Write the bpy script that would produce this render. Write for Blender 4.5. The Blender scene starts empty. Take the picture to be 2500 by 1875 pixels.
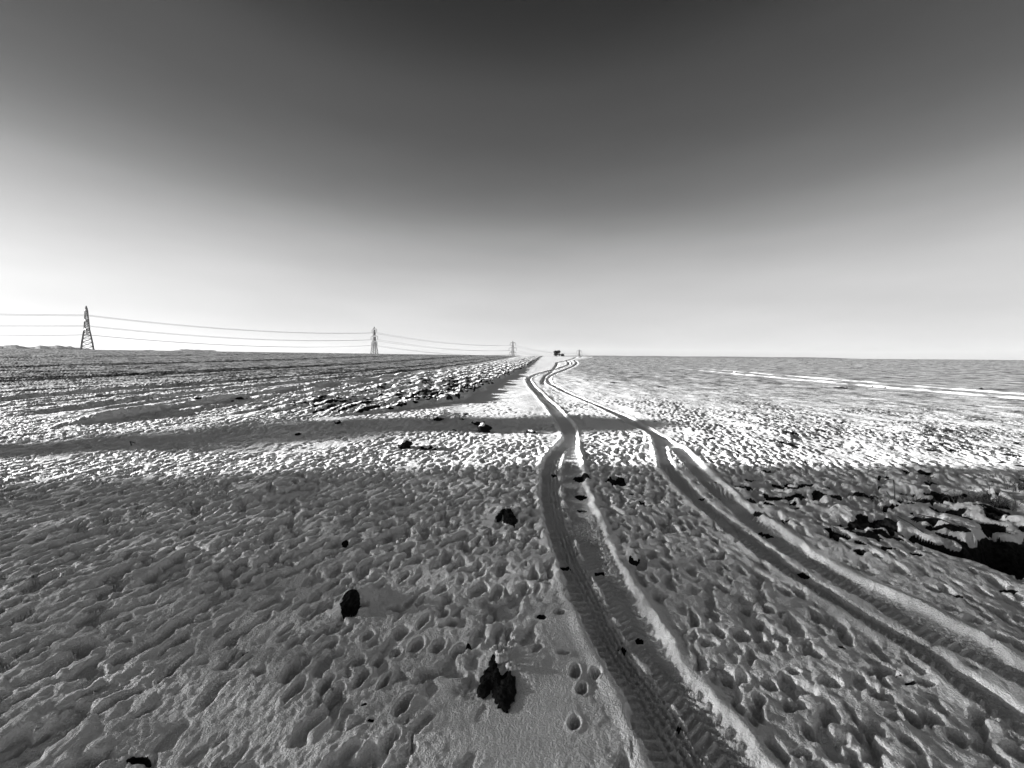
import bpy, bmesh, math, random
import numpy as np
from mathutils import Vector, Matrix

# ------------------------------------------------------------------ camera, sky, sun, exposure
scene = bpy.context.scene
COL = scene.collection
FPX, PITCH, ROLL, EYE = 942.0, math.radians(2.0), math.radians(0.64), 1.55
PPY = 870.0 + FPX * math.tan(PITCH)        # row of the optical axis in the 2500 x 1875 frame
cam_data = bpy.data.cameras.new('camera')
cam_data.sensor_width = 36.0
cam_data.lens = 36.0 * FPX / 2500.0
cam_data.shift_y = -(937.5 - PPY) / 2500.0
cam_data.clip_start = 0.05
cam_data.clip_end = 30000.0
camera = bpy.data.objects.new('camera', cam_data)
COL.objects.link(camera)
camera.matrix_world = (Matrix.Translation((0, 0, EYE)) @ Matrix.Rotation(math.radians(90) - PITCH, 4, 'X')
                       @ Matrix.Rotation(ROLL, 4, 'Z'))
scene.camera = camera

SUN_EL, SUN_AZ = math.radians(8.5), math.radians(-85.0)
EXPOSURE = 1.93
world = bpy.data.worlds.new('World')
scene.world = world
world.use_nodes = True
wn, wl = world.node_tree.nodes, world.node_tree.links
wn.clear()
w_out = wn.new('ShaderNodeOutputWorld')
w_bg = wn.new('ShaderNodeBackground')
w_sky = wn.new('ShaderNodeTexSky')
w_sky.sky_type = 'NISHITA'
w_sky.sun_disc = False
w_sky.sun_elevation = SUN_EL
w_sky.sun_rotation = SUN_AZ
w_sky.air_density, w_sky.dust_density, w_sky.ozone_density = 1.0, 1.0, 1.0
w_sep = wn.new('ShaderNodeSeparateColor')          # black-and-white film behind a red filter
wl.new(w_sky.outputs[0], w_sep.inputs[0])
w_sc = wn.new('ShaderNodeMath'); w_sc.operation = 'MULTIPLY'; w_sc.inputs[1].default_value = 0.1
wl.new(w_sep.outputs[0], w_sc.inputs[0])
w_pw = wn.new('ShaderNodeMath'); w_pw.operation = 'POWER'; w_pw.inputs[1].default_value = 0.34
wl.new(w_sc.outputs[0], w_pw.inputs[0])
w_tc = wn.new('ShaderNodeTexCoord')
w_xyz = wn.new('ShaderNodeSeparateXYZ')
wl.new(w_tc.outputs['Generated'], w_xyz.inputs[0])
w_as = wn.new('ShaderNodeMath'); w_as.operation = 'ARCSINE'
wl.new(w_xyz.outputs['Z'], w_as.inputs[0])
w_mr = wn.new('ShaderNodeMapRange')
w_mr.inputs['From Min'].default_value = 0.0
w_mr.inputs['From Max'].default_value = math.pi / 2
wl.new(w_as.outputs[0], w_mr.inputs['Value'])
w_fc = wn.new('ShaderNodeFloatCurve')              # clear air aloft photographs dark, the haze layer pale
SKY = [(0, 1.22), (1.5, 1.14), (3, 1.05), (6, 1.02), (9, 1.02), (13, 0.86), (17, 0.615), (21, 0.38), (27, 0.225), (34, 0.155), (41, 0.069), (55, 0.060), (90, 0.05)]
cv = w_fc.mapping.curves[0]
for i, (e, v) in enumerate(SKY):
    if i < 1: cv.points[0].location = (e / 90, v / 4)
    elif i == len(SKY) - 1: cv.points[len(cv.points) - 1].location = (e / 90, v / 4)
    else: cv.points.new(e / 90, v / 4)
w_fc.mapping.update()
wl.new(w_mr.outputs[0], w_fc.inputs['Value'])
w_mu = wn.new('ShaderNodeMath'); w_mu.operation = 'MULTIPLY'
wl.new(w_pw.outputs[0], w_mu.inputs[0]); wl.new(w_fc.outputs[0], w_mu.inputs[1])
w_map = wn.new('ShaderNodeMapping'); w_map.inputs['Scale'].default_value = (1.2, 1.2, 6.0)      # faint uneven veils
wl.new(w_tc.outputs['Generated'], w_map.inputs['Vector'])
w_ns = wn.new('ShaderNodeTexNoise'); w_ns.inputs['Scale'].default_value = 1.6; w_ns.inputs['Detail'].default_value = 5
wl.new(w_map.outputs[0], w_ns.inputs['Vector'])
w_vr = wn.new('ShaderNodeMapRange'); w_vr.inputs['From Min'].default_value = 0.3; w_vr.inputs['From Max'].default_value = 0.7
w_vr.inputs['To Min'].default_value = 0.93; w_vr.inputs['To Max'].default_value = 1.07
wl.new(w_ns.outputs['Fac'], w_vr.inputs['Value'])
w_m2 = wn.new('ShaderNodeMath'); w_m2.operation = 'MULTIPLY'
wl.new(w_mu.outputs[0], w_m2.inputs[0]); wl.new(w_vr.outputs[0], w_m2.inputs[1])
wl.new(w_m2.outputs[0], w_bg.inputs['Color'])
w_bg.inputs['Strength'].default_value = 3.86 / 2 ** EXPOSURE
wl.new(w_bg.outputs[0], w_out.inputs['Surface'])

sun_data = bpy.data.lights.new('sun', 'SUN')
sun_data.energy = 5.0
sun_data.angle = math.radians(0.5)
sun_data.color = (1, 1, 1)
sun = bpy.data.objects.new('sun', sun_data)
COL.objects.link(sun)
SUN_DIR = Vector((math.sin(SUN_AZ) * math.cos(SUN_EL), math.cos(SUN_AZ) * math.cos(SUN_EL), math.sin(SUN_EL)))
sun.rotation_euler = SUN_DIR.to_track_quat('Z', 'Y').to_euler()

vs = scene.view_settings
vs.view_transform = 'Standard'
vs.look = 'None'
vs.exposure = EXPOSURE
vs.gamma = 1.0
scene.render.engine = 'CYCLES'
scene.cycles.max_bounces = 6
scene.cycles.diffuse_bounces = 3
scene.cycles.volume_bounces = 0
scene.cycles.use_denoising = True
rng = random.Random(7)

# ------------------------------------------------------------------ noise
def h01(ix, iy, seed):
    a = (ix.astype(np.int64) * 374761393 + iy.astype(np.int64) * 668265263 + seed * 974634541) & 0xFFFFFFFF
    a = ((a ^ (a >> 13)) * 1274126177) & 0xFFFFFFFF
    a = ((a ^ (a >> 16)) * 2246822519) & 0xFFFFFFFF
    a = a ^ (a >> 15)
    return (a & 0xFFFFFF).astype(np.float32) / np.float32(0xFFFFFF)

def perlin(x, y, seed=0):
    ix = np.floor(x); iy = np.floor(y)
    fx = (x - ix).astype(np.float32); fy = (y - iy).astype(np.float32)
    ux = fx * fx * fx * (fx * (fx * 6 - 15) + 10); uy = fy * fy * fy * (fy * (fy * 6 - 15) + 10)
    def g(ax, ay, dx, dy):
        t = h01(ax, ay, seed) * np.float32(6.2831853)
        return np.cos(t) * dx + np.sin(t) * dy
    n00 = g(ix, iy, fx, fy); n10 = g(ix + 1, iy, fx - 1, fy)
    n01 = g(ix, iy + 1, fx, fy - 1); n11 = g(ix + 1, iy + 1, fx - 1, fy - 1)
    a = n00 + (n10 - n00) * ux; b = n01 + (n11 - n01) * ux
    return (a + (b - a) * uy) * 1.5

def ss(a, b, v):
    t = np.clip((v - a) / (b - a), 0, 1)
    return t * t * (3 - 2 * t)

# ------------------------------------------------------------------ large landform and photo -> ground survey
def z_big(x, y):
    x = np.asarray(x, float); y = np.asarray(y, float)
    r = np.hypot(x, y); az = np.degrees(np.arctan2(x, y))
    crest = 1.70 + 0.32 * np.clip(np.abs(az - 4) / 45, 0, 1)
    up = crest * ss(25, 165, r)
    k = np.clip((az + 25) / 35, 0, 1) * 0.028
    return up - k * np.clip(r - 175, 0, 1200) ** 1.0 * ss(165, 260, r)

def ground_at(px, py):
    a = (np.asarray(px, float) - 1250) / FPX; b = -(np.asarray(py, float) - PPY) / FPX
    c, s = math.cos(ROLL), math.sin(ROLL)
    a2 = c * a - s * b; b2 = s * a + c * b
    dx = a2; dy = math.cos(PITCH) + b2 * math.sin(PITCH); dz = -math.sin(PITCH) + b2 * math.cos(PITCH)
    z = np.zeros_like(a)
    for _ in range(30):
        t = np.clip((EYE - z) / np.maximum(-dz, 1e-3), 0, 400)
        z = 0.5 * z + 0.5 * z_big(dx * t, dy * t)
    return dx * t, dy * t

# ------------------------------------------------------------------ wheel ruts (surveyed edges: row, left, right)
L_FAR = [(874, 1376, 1380), (880, 1380, 1385), (885, 1386, 1391), (890, 1386, 1392), (897, 1367, 1376), (901, 1352, 1363),
         (907, 1330, 1341), (912, 1311, 1320), (918, 1295, 1306), (923, 1286, 1296), (928, 1284, 1296), (942, 1291, 1306),
         (956, 1302, 1321), (969, 1314, 1333), (983, 1325, 1352), (996, 1336, 1365), (1010, 1346, 1379), (1023, 1356, 1395),
         (1037, 1363, 1406), (1050, 1371, 1409), (1064, 1376, 1409)]
LROWS = [1100, 1118, 1147, 1193, 1240, 1287, 1334, 1380, 1427, 1474, 1520, 1567, 1614, 1661, 1707, 1754, 1801, 1848, 1875, 2000]
L1_L = [1344, 1328, 1319, 1316, 1321, 1330, 1347, 1363, 1384, 1405, 1424, 1445, 1473, 1501, 1522, 1541, 1562, 1580, 1590, 1640]
L1_R = [1380, 1376, 1370, 1370, 1382, 1396, 1410, 1428, 1459, 1485, 1510, 1536, 1566, 1604, 1636, 1669, 1697, 1730, 1748, 1838]
L2_R = [1412, 1416, 1423, 1433, 1452, 1471, 1494, 1515, 1545, 1576, 1604, 1636, 1669, 1702, 1744, 1781, 1823, 1861, 1884, 1995]
RUT_L1 = L_FAR + list(zip(LROWS, L1_L, L1_R))
RUT_L2 = L_FAR + list(zip(LROWS, L1_R, L2_R))
R_FAR = [(874, 1391, 1395), (880, 1399, 1404), (885, 1406, 1411), (890, 1402, 1409), (896, 1392, 1399), (901, 1379, 1387),
         (907, 1363, 1374), (912, 1349, 1360), (918, 1338, 1349), (923, 1333, 1344), (928, 1332, 1344), (937, 1336, 1349),
         (945, 1352, 1365), (956, 1374, 1387), (969, 1401, 1414), (983, 1436, 1450), (996, 1466, 1482), (1010, 1493, 1520),
         (1023, 1523, 1555), (1037, 1553, 1580), (1050, 1574, 1600), (1064, 1592, 1623)]
RUT_R1 = R_FAR + [(1078, 1593, 1625), (1091, 1597, 1629), (1105, 1601, 1630), (1118, 1604, 1634), (1132, 1608, 1641), (1146, 1615, 1658),
                  (1173, 1637, 1685), (1200, 1666, 1710), (1227, 1688, 1734), (1240, 1709, 1758), (1287, 1761, 1821), (1334, 1821, 1887),
                  (1380, 1891, 1948), (1427, 1966, 2018), (1455, 2014, 2069), (1497, 2084, 2139), (1544, 2148, 2223),
                  (1590, 2218, 2302), (1637, 2284, 2368), (1684, 2340, 2429), (1730, 2400, 2500), (1777, 2466, 2570), (1875, 2600, 2720)]
RUT_R2 = R_FAR + [(1078, 1612, 1641), (1091, 1632, 1668), (1105, 1645, 1685), (1118, 1656, 1702), (1132, 1670, 1715), (1146, 1682, 1731),
                  (1173, 1708, 1759), (1200, 1734, 1789), (1240, 1779, 1836), (1287, 1835, 1903), (1334, 1896, 1972), (1362, 1946, 2020),
                  (1404, 2018, 2092), (1436, 2074, 2158), (1474, 2130, 2234), (1511, 2181, 2300), (1544, 2237, 2363),
                  (1567, 2284, 2412), (1614, 2377, 2489), (1661, 2457, 2560), (1800, 2700, 2830)]

class Rut:
    def __init__(self, rows):
        rows = np.array(rows, float)
        xl, yl = ground_at(rows[:, 1], rows[:, 0]); xr, yr = ground_at(rows[:, 2], rows[:, 0])
        self.ly = np.linspace(math.log(0.7), math.log(240), 3000)
        Y = np.exp(self.ly)
        def tab(yy, xx):
            o = np.argsort(yy); v = np.interp(self.ly, np.log(yy[o]), xx[o])
            k = np.hanning(61); k /= k.sum()
            return np.convolve(np.pad(v, 30, mode='edge'), k, mode='valid')
        self.xl, self.xr = tab(yl, xl), tab(yr, xr)
        wmin = 0.16
        mid = (self.xl + self.xr) / 2; hw = np.maximum((self.xr - self.xl) / 2, wmin / 2)
        self.xl, self.xr = mid - hw, mid + hw
        d = np.gradient(mid, Y)
        self.cs = 1 / np.sqrt(1 + d * d)
        self.s = np.concatenate([[0], np.cumsum(np.diff(Y) * np.sqrt(1 + d[1:] ** 2))])
    def at(self, x, y):
        l = np.log(np.maximum(y, 0.7))
        xl = np.interp(l, self.ly, self.xl); xr = np.interp(l, self.ly, self.xr); c = np.interp(l, self.ly, self.cs)
        return (x - xl) * c, (xr - x) * c, np.interp(l, self.ly, self.s)
RUTS = [Rut(RUT_L1), Rut(RUT_L2), Rut(RUT_R1), Rut(RUT_R2)]

# ------------------------------------------------------------------ surveyed hollows and bare patches
def P(px, py):
    X, Y = ground_at(px, py)
    return float(X), float(Y)
# hollows: px, py, half-width px, half-length px, tilt
HOLLOWS = []
def crop6(*pts):
    for (x, y, w, l) in pts: HOLLOWS.append((700 + x / 2.4575, 1200 + y / 2.4575, w / 2.4575, l / 2.4575))
crop6((115, 860, 28, 42), (200, 845, 32, 55), (270, 905, 35, 45), (300, 965, 36, 45), (482, 862, 34, 42), (435, 1010, 36, 50), (540, 1012, 34, 45),
      (650, 955, 36, 42), (690, 835, 50, 45), (780, 912, 42, 50), (822, 772, 28, 52), (912, 915, 40, 45), (945, 720, 32, 38), (990, 775, 36, 25),
      (237, 1145, 30, 62), (292, 1200, 36, 75), (452, 1110, 38, 70), (585, 1135, 28, 62), (700, 1275, 40, 95), (42, 1185, 36, 95), (30, 1035, 30, 55),
      (180, 1360, 55, 90), (1040, 940, 40, 40), (483, 455, 26, 38), (700, 505, 24, 44), (650, 690, 60, 22), (1730, 1085, 33, 50), (1855, 1090, 34, 38),
      (1770, 1190, 32, 45), (1733, 1405, 40, 58), (1655, 970, 40, 20), (1640, 720, 32, 20), (830, 260, 26, 48), (900, 250, 28, 30), (1065, 330, 36, 26),
      (480, 1590, 60, 90), (860, 1080, 80, 40), (1010, 1080, 60, 40), (640, 1470, 40, 60), (250, 1640, 40, 80), (1330, 830, 34, 50), (1240, 760, 30, 40))
def crop8(*pts):
    for (x, y, w, l) in pts: HOLLOWS.append((1700 + x / 2.141, 1100 + y / 2.141, w / 2.141, l / 2.141))
crop8((150, 1185, 36, 30), (242, 1178, 32, 42), (388, 1225, 36, 52), (330, 1300, 34, 40), (540, 1325, 46, 32), (690, 1390, 50, 60), (597, 1480, 36, 60),
      (762, 1500, 40, 45), (840, 1480, 30, 55), (930, 1440, 50, 60), (1112, 1525, 44, 55), (1500, 1545, 60, 60), (1040, 1395, 40, 36), (300, 1415, 28, 45),
      (822, 1615, 32, 45), (930, 1615, 60, 60), (255, 808, 28, 28), (380, 815, 30, 36), (335, 872, 26, 24), (625, 865, 28, 36), (1140, 1405, 45, 50),
      (1235, 1395, 60, 55), (565, 1240, 55, 50), (510, 1150, 40, 25), (980, 1150, 70, 40), (610, 1040, 50, 40), (770, 940, 36, 40), (760, 890, 28, 30),
      (1360, 1490, 60, 60), (950, 1280, 50, 40), (450, 965, 40, 40), (240, 950, 50, 40), (1330, 835, 45, 22), (1590, 990, 60, 40), (1500, 1380, 50, 40),
      (1690, 1590, 70, 80), (60, 1000, 50, 36), (550, 1580, 60, 26), (1200, 1210, 50, 26), (700, 1210, 60, 36), (1640, 650, 50, 20), (1460, 900, 50, 25))
# patches of bare earth: px, py, half-width px, half-height px
BARE = [(2046, 1301, 27, 22), (2111, 1301, 34, 25), (2170, 1303, 27, 19), (2100, 1328, 13, 10), (2262, 1264, 34, 12), (2290, 1282, 24, 9), (2316, 1245, 50, 11), (2346, 1258, 18, 9), (2414, 1283, 36, 14), (2335, 1292, 28, 10), (2470, 1262, 56, 30), (2294, 1211, 32, 11), (2219, 1229, 26, 7), (2440, 1235, 30, 8), (1422, 1165, 26, 10), (1508, 1172, 36, 13), (1418, 1206, 18, 9), (1420, 1238, 14, 5), (1541, 1206, 8, 5), (1568, 1227, 9, 5),
        (1353, 1158, 10, 5), (1380, 1376, 16, 9), (1464, 1389, 18, 9), (1438, 1392, 8, 10), (1515, 1484, 5, 3), (1562, 1540, 10, 9), (1519, 1568, 14, 12),
        (1658, 1768, 10, 10), (1382, 1404, 6, 4), (1395, 1430, 5, 5), (1460, 1450, 5, 3), (1712, 1211, 9, 5), (1745, 1170, 8, 3), (1755, 1210, 5, 3),
        (1160, 1478, 7, 5), (1322, 1505, 14, 9), (1285, 1518, 8, 7), (1200, 1475, 8, 9), (1056, 1360, 8, 4), (1327, 1383, 6, 6), (1145, 1575, 10, 8),
        (905, 1760, 10, 5), (340, 1845, 34, 14), (600, 1587, 12, 4), (890, 1720, 10, 4), (645, 1500, 7, 3), (1660, 1580, 6, 4),
        (1820, 1475, 9, 9), (1882, 1480, 9, 6), (1992, 1505, 10, 14), (2170, 1645, 40, 8), (2225, 1665, 18, 5), (2055, 1578, 10, 8), (2140, 1770, 8, 6),
        (2285, 1757, 12, 8), (2230, 1815, 8, 5), (1870, 1295, 20, 9), (2100, 1345, 16, 6), (2170, 1340, 26, 6), (2235, 1355, 20, 6), (2340, 1460, 12, 5),
        (2460, 1445, 26, 6), (2050, 1650, 9, 4), (1965, 1190, 30, 7), (1945, 1195, 26, 6), (2110, 1200, 34, 8), (1880, 1150, 22, 5), (1900, 1180, 10, 10),
        (1930, 1230, 8, 8), (1838, 1225, 9, 7), (1876, 1236, 12, 8), (1850, 1250, 10, 6), (2270, 1162, 10, 5), (2210, 1150, 8, 5), (1925, 1085, 14, 9),
        (2025, 1090, 12, 5), (1880, 1130, 16, 4), (2090, 1095, 8, 4), (2330, 1100, 8, 3), (1140, 1010, 8, 4), (1300, 1052, 9, 5), (1110, 1045, 7, 3)]
DITCH = [(2190, 1296, 1318), (2215, 1299, 1324), (2250, 1301, 1342), (2294, 1312, 1345), (2339, 1314, 1354), (2384, 1315, 1366), (2429, 1309, 1386), (2500, 1314, 1397), (2620, 1300, 1420)]
_dt = np.array(DITCH, float)
DTX, DTY = ground_at(_dt[:, 0], _dt[:, 1]); DBX, DBY = ground_at(_dt[:, 0], _dt[:, 2])
OLD_RUT = Rut([(874, 1358, 1365), (885, 1356, 1366), (897, 1350, 1362), (907, 1342, 1355), (918, 1325, 1341), (930, 1317, 1340), (942, 1318, 1345)])
RIDGE_Q = -3.1

def field(x, y, hollows=True):
    """height of the snow surface, bare-earth and painted-shade share and region code at ground points"""
    x = np.asarray(x, np.float64); y = np.asarray(y, np.float64)
    big = z_big(x, y)
    r = np.hypot(x, y)
    q = x - 0.096 * y
    n1 = perlin(x * 0.55, y * 0.55, 1); n2 = perlin(x * 1.7, y * 1.7, 2); n3 = perlin(x * 6, y * 6, 3); n4 = perlin(x * 17, y * 17, 4)
    n5 = perlin(x * 45, y * 45, 5)
    near = 1 - ss(18, 40, r)
    # ---- ruts
    dep = np.zeros_like(x); inside = np.zeros_like(x); guard = np.zeros_like(x); bank = np.zeros_like(x); tread = np.zeros_like(x)
    code = np.zeros(x.shape, np.int8)
    edge_n = 0.018 * n4 + 0.024 * n3 + 0.010 * n5 + 0.012 * np.clip(n2 + n3, 0, 1)
    for i, R in enumerate(RUTS):
        dl, dr, s = R.at(x, y)
        grow = 1 + np.clip((y - 8) / 25, 0, 3.0)
        a = ss(-0.010, 0.022, (dl + edge_n) / grow); b = ss(-0.012, 0.042, (dr + edge_n * 0.8) / grow)
        D = (0.050, 0.048, 0.042, 0.042)[i] * (1 + 0.6 * np.clip((y - 6) / 20, 0, 1.5))
        f = a * b
        dep = np.maximum(dep, f * D)
        inside = np.maximum(inside, f)
        guard = np.maximum(guard, ss(-0.10, 0.0, dl + edge_n) * ss(-0.13, -0.02, dr + edge_n))
        if i in (1, 3):
            bank = np.maximum(bank, (0.018 if i == 1 else 0.011) * grow * (0.6 + 0.8 * n2 + 0.8 * n3) * np.exp(-(((-dr) / grow - 0.018) / 0.032) ** 2))
        if i in (0, 2):
            bank = np.maximum(bank, 0.016 * grow * np.exp(-(((-dl) / grow - 0.03) / 0.04) ** 2))
        sel = (dl > -0.02) & (dr > -0.02)
        code[sel] = 1 if i < 2 else 2
        w = dl + dr; v = np.clip(dl / np.maximum(w, 0.05), 0, 1)
        tn = np.clip(0.95 + 1.1 * perlin(x * 2.1 + 9 * i, y * 2.1, 20 + i), 0.1, 1.2) * (1 - ss(4.5, 7.0, y)) * f
        if i == 0:
            lug = ss(0.15, 0.6, np.sin(s * 2 * np.pi / 0.046 + 1.2 * v)) * ss(0.42, 0.36, v)
            ribs = sum(np.exp(-((v - c0) / 0.022) ** 2) for c0 in (0.40, 0.55, 0.71, 0.86))
            lane = np.floor((v - 0.40) / 0.155)
            cross = ss(0.45, 0.9, np.sin(s * 2 * np.pi / 0.044 + lane * 2.1 + 5 * v)) * ss(0.40, 0.44, v) * ss(0.95, 0.88, v)
            t = 0.014 * lug + 0.022 * np.clip(ribs, 0, 1) + 0.018 * cross
        elif i == 1:
            ch = ss(0.1, 0.8, np.sin(2 * np.pi * (s / 0.046 + np.abs(v - 0.42) * 3.2))) * ss(0.70, 0.62, v)
            lug = ss(0.3, 0.8, np.sin(2 * np.pi * (s / 0.062 - (v - 0.8) ** 2 * 18))) * ss(0.62, 0.70, v) * ss(0.97, 0.86, v)
            t = 0.015 * ch + 0.024 * lug
        else:
            ch = ss(0.1, 0.8, np.sin(2 * np.pi * (s / 0.045 + np.abs(v - 0.5) * 2.6)))
            t = 0.014 * ch
        tread = np.maximum(tread, t * tn)
    out = (1 - guard)
    odl, odr, _ = OLD_RUT.at(x, y)
    old = ss(0.0, 0.25, odl) * ss(0.0, 0.5, odr) * ss(19, 26, y) * ss(160, 120, y)
    # ---- regions
    edge_q = RIDGE_Q - 2.2 * (1 - ss(8.5, 14, y)) + 0.35 * n1
    plough = ss(0.5, -0.5, (q - edge_q) / 0.45) * ss(8.3, 10.5, y - 0.10 * (x + 6) + 0.8 * n1)
    field_l = ss(0.7, -0.7, q + 10.2 + 0.5 * n1) * ss(7.6, 9.5, y + 0.6 * n1)
    lane_y = np.interp(x, [-12, -8, -5.5, -2.3, 3.5, 5], [4.6, 6.2, 7.35, 8.6, 9.2, 9.2])
    lane = np.exp(-((y - lane_y) / 0.8) ** 2) * ss(4.5, 2.0, x) * ss(-20, -12, x)
    smooth_patch = np.exp(-(((x - 0.05) / 0.55) ** 2 + ((y - 1.55) / 0.42) ** 2)) + 0.9 * np.exp(-(((x - 0.33) / 0.25) ** 2 + ((y - 2.15) / 0.35) ** 2)) \
        + 0.6 * np.exp(-(((x + 0.55) / 0.3) ** 2 + ((y - 2.1) / 0.18) ** 2))
    dlm = RUTS[0].at(x, y)[0]; drm = RUTS[3].at(x, y)[1]
    between = ss(-2.2, -0.3, dlm) * ss(-0.9, -0.2, drm) * ss(7.0, 11, y)
    verge = ss(-0.2, 0.6, q - edge_q) * ss(0.3, -0.3, dlm) * ss(9.5, 12, y)
    right = ss(-0.1, 0.4, -drm)
    far_right = right * ss(9, 24, y + 0.35 * np.abs(x - 2))
    rough_right = right * ss(5.6, 4.6, y) * ss(1.9, 2.5, y)
    # ---- wind-cut pits
    A = np.clip(1.0 - 0.95 * np.clip(smooth_patch, 0, 1) - 0.30 * lane - 0.4 * between - 0.5 * verge - 0.75 * far_right - 0.20 * right * ss(5.5, 8, y + 0.2 * x), 0.05, 1)
    A *= np.clip(0.92 + 0.60 * n1 + 0.45 * n2 + 0.5 * perlin(x * 0.8 + 5, y * 0.33, 19), 0.10, 1.2)
    th = np.radians(20 + 16 * n1)
    wx = x + 0.030 * n3 + 0.010 * n4; wy = y + 0.030 * perlin(x * 6 + 40, y * 6, 6) + 0.012 * perlin(x * 17, y * 17 + 31, 7)
    sparse = 0.42 + 0.50 * ss(2.0, 4.4, y - 0.30 * np.clip(x, -6, 0.5) - 0.25 * np.clip(x, 0, 3))
    pit = np.zeros_like(x); lip = np.zeros_like(x)
    for (ca, cb, D, sd, pr) in ((0.15, 0.115, 0.062, 50, 0.95), (0.10, 0.075, 0.026, 60, 0.55), (0.40, 0.24, 0.040, 70, 0.22)):
        t0 = math.radians(20)
        u = (wx * math.sin(t0) + wy * math.cos(t0)) / ca; v = (wx * math.cos(t0) - wy * math.sin(t0)) / cb
        iu = np.floor(u); iv = np.floor(v)
        lay = np.zeros_like(x)
        for du in (-1, 0, 1):
            for dv in (-1, 0, 1):
                cu = iu + du; cw = iv + dv
                on = h01(cu, cw, sd) < pr * np.clip(A * 1.15, 0, 1) * sparse
                if not on.any(): continue
                pu = u - cu - (0.15 + 0.7 * h01(cu, cw, sd + 1)); pv = v - cw - (0.15 + 0.7 * h01(cu, cw, sd + 2))
                sz = 0.34 + 0.38 * h01(cu, cw, sd + 3); ro = (h01(cu, cw, sd + 4) - 0.5) * 1.1
                pa = (pu * np.cos(ro) + pv * np.sin(ro)) / (sz * 1.05); pb = (-pu * np.sin(ro) + pv * np.cos(ro)) / (sz * 0.62)
                rr = np.sqrt(pa * pa + pb * pb) + 0.20 * n4 + 0.08 * n5
                d = ss(1.0, 0.66, rr) * (0.45 + 0.55 * h01(cu, cw, sd + 5)) * on
                lay = np.maximum(lay, d)
        pit = pit + lay * D * (1 if sd != 70 else 1)
    pit = np.minimum(pit, 0.10) * np.clip(A, 0, 1) * (1 - 0.35 * ss(4.6, 5.6, y))
    ridged = (1 - np.abs(perlin(wx * 5.2 + wy * 1.5, wy * 2.3 - wx * 0.6, 8))) - 0.75
    crust = 0.016 * ridged * A * (sparse - 0.30) + 0.008 * n4 * A + 0.0035 * n5 * np.clip(A + 0.25, 0, 1)
    far = ss(9, 22, r)
    z = big + 0.030 * n1 + 0.014 * n2 + out * (crust * (1 - 0.5 * far) - pit)
    z = z - 0.04 * lane
    # undulating windrows on the broad field to the right: ribs across the wind
    wr = perlin(x * 0.9, y * 0.42, 9); wr2 = perlin(x * 2.6 + 3, y * 1.2, 10)
    z = z + out * far_right * (0.022 * wr + 0.020 * wr2 * (1 - 0.5 * ss(15, 40, r))) + out * right * 0.05 * np.clip(perlin(x * 1.5, y * 0.8, 14), 0, 1) * ss(5.2, 7.5, y) * ss(16, 9, y)
    # two old wheel lines out on the right-hand field
    for xo in (21.4, 24.4):
        dd = x - xo - 0.35 * perlin(y * 0.05 + xo, y * 0, 33) - 0.012 * (y - 25)
        m = ss(8, 14, y)
        z = z + m * np.clip(0.7 + 0.9 * n1 + 0.5 * n2, 0.1, 1) * ss(70, 25, y) * (0.075 * np.exp(-((dd - 0.30) / 0.20) ** 2) - 0.075 * np.exp(-((dd + 0.02) / 0.17) ** 2))
    # ---- ploughed land on the left
    def pz(qq):
        return 0.09 * perlin(qq * 2.2 + 7, y * 0.6, 11) + 0.055 * perlin(qq * 5.0, y * 1.9, 12)
    cl2 = perlin(x * 3.6, y * 2.6, 12); cl3 = perlin(x * 8, y * 7, 13)
    fur = np.sin(2 * np.pi * (q / 0.95 + 0.25 * n1)) * 0.5 + 0.5
    zq = pz(q)
    lee = pz(q + 0.07) - pz(q - 0.07)
    zp = 0.13 + 0.07 * fur + zq + 0.028 * cl3
    zl = 0.13 + 0.050 * perlin(q * 2.4, y * 0.10, 15) + 0.028 * perlin(q * 5.2 + 3, y * 0.45, 16) + 0.022 * perlin(x * 6, y * 2.6, 17)
    ridge2 = 0.15 * np.exp(-((q + 10.1 + 0.3 * n1) / 0.26) ** 2) * np.clip(0.9 + 1.1 * perlin(y * 0.5, x * 0.1, 18), 0.15, 1.4) * ss(7.5, 9, y) * ss(40, 20, y)
    for qo, a0 in ((-16.2, 0.10), (-25.2, 0.12), (-27.0, 0.10), (-42.0, 0.13), (-44.0, 0.12), (-66.0, 0.14), (-68.0, 0.12), (-8.0, 0.10), (-12.6, 0.08)):
        dd = q - qo - 0.25 * perlin(y * 0.11 + qo, y * 0, 34)
        zl = zl + a0 * np.exp(-((dd + 0.35) / 0.25) ** 2) * (0.7 + 0.6 * cl2) - a0 * np.exp(-((dd - 0.12) / 0.3) ** 2)
    mixl = field_l
    zz = zl * mixl + zp * (1 - mixl)
    plough_fade = (ss(60, 25, r) * 0.25 + 0.75) * (0.25 + 0.75 * ss(8.5, 15, y - 0.1 * x))
    z = z * (1) + plough * zz * plough_fade - plough * out * crust * 0.5 + ridge2
    # ---- banks, ruts, tread
    z = z + bank * (1 - inside) * (1 - plough) - dep - 0.10 * old * (1 - inside) + tread + inside * (0.003 * n5 + 0.004 * n3 + 0.016 * np.clip(n5 + 0.6 * n4 - 0.42, 0, 1) * (1 - ss(4, 8, y)) * np.clip(0.4 + 1.5 * n2, 0, 1))
    soil_and_shade = np.zeros_like(x)
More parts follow.
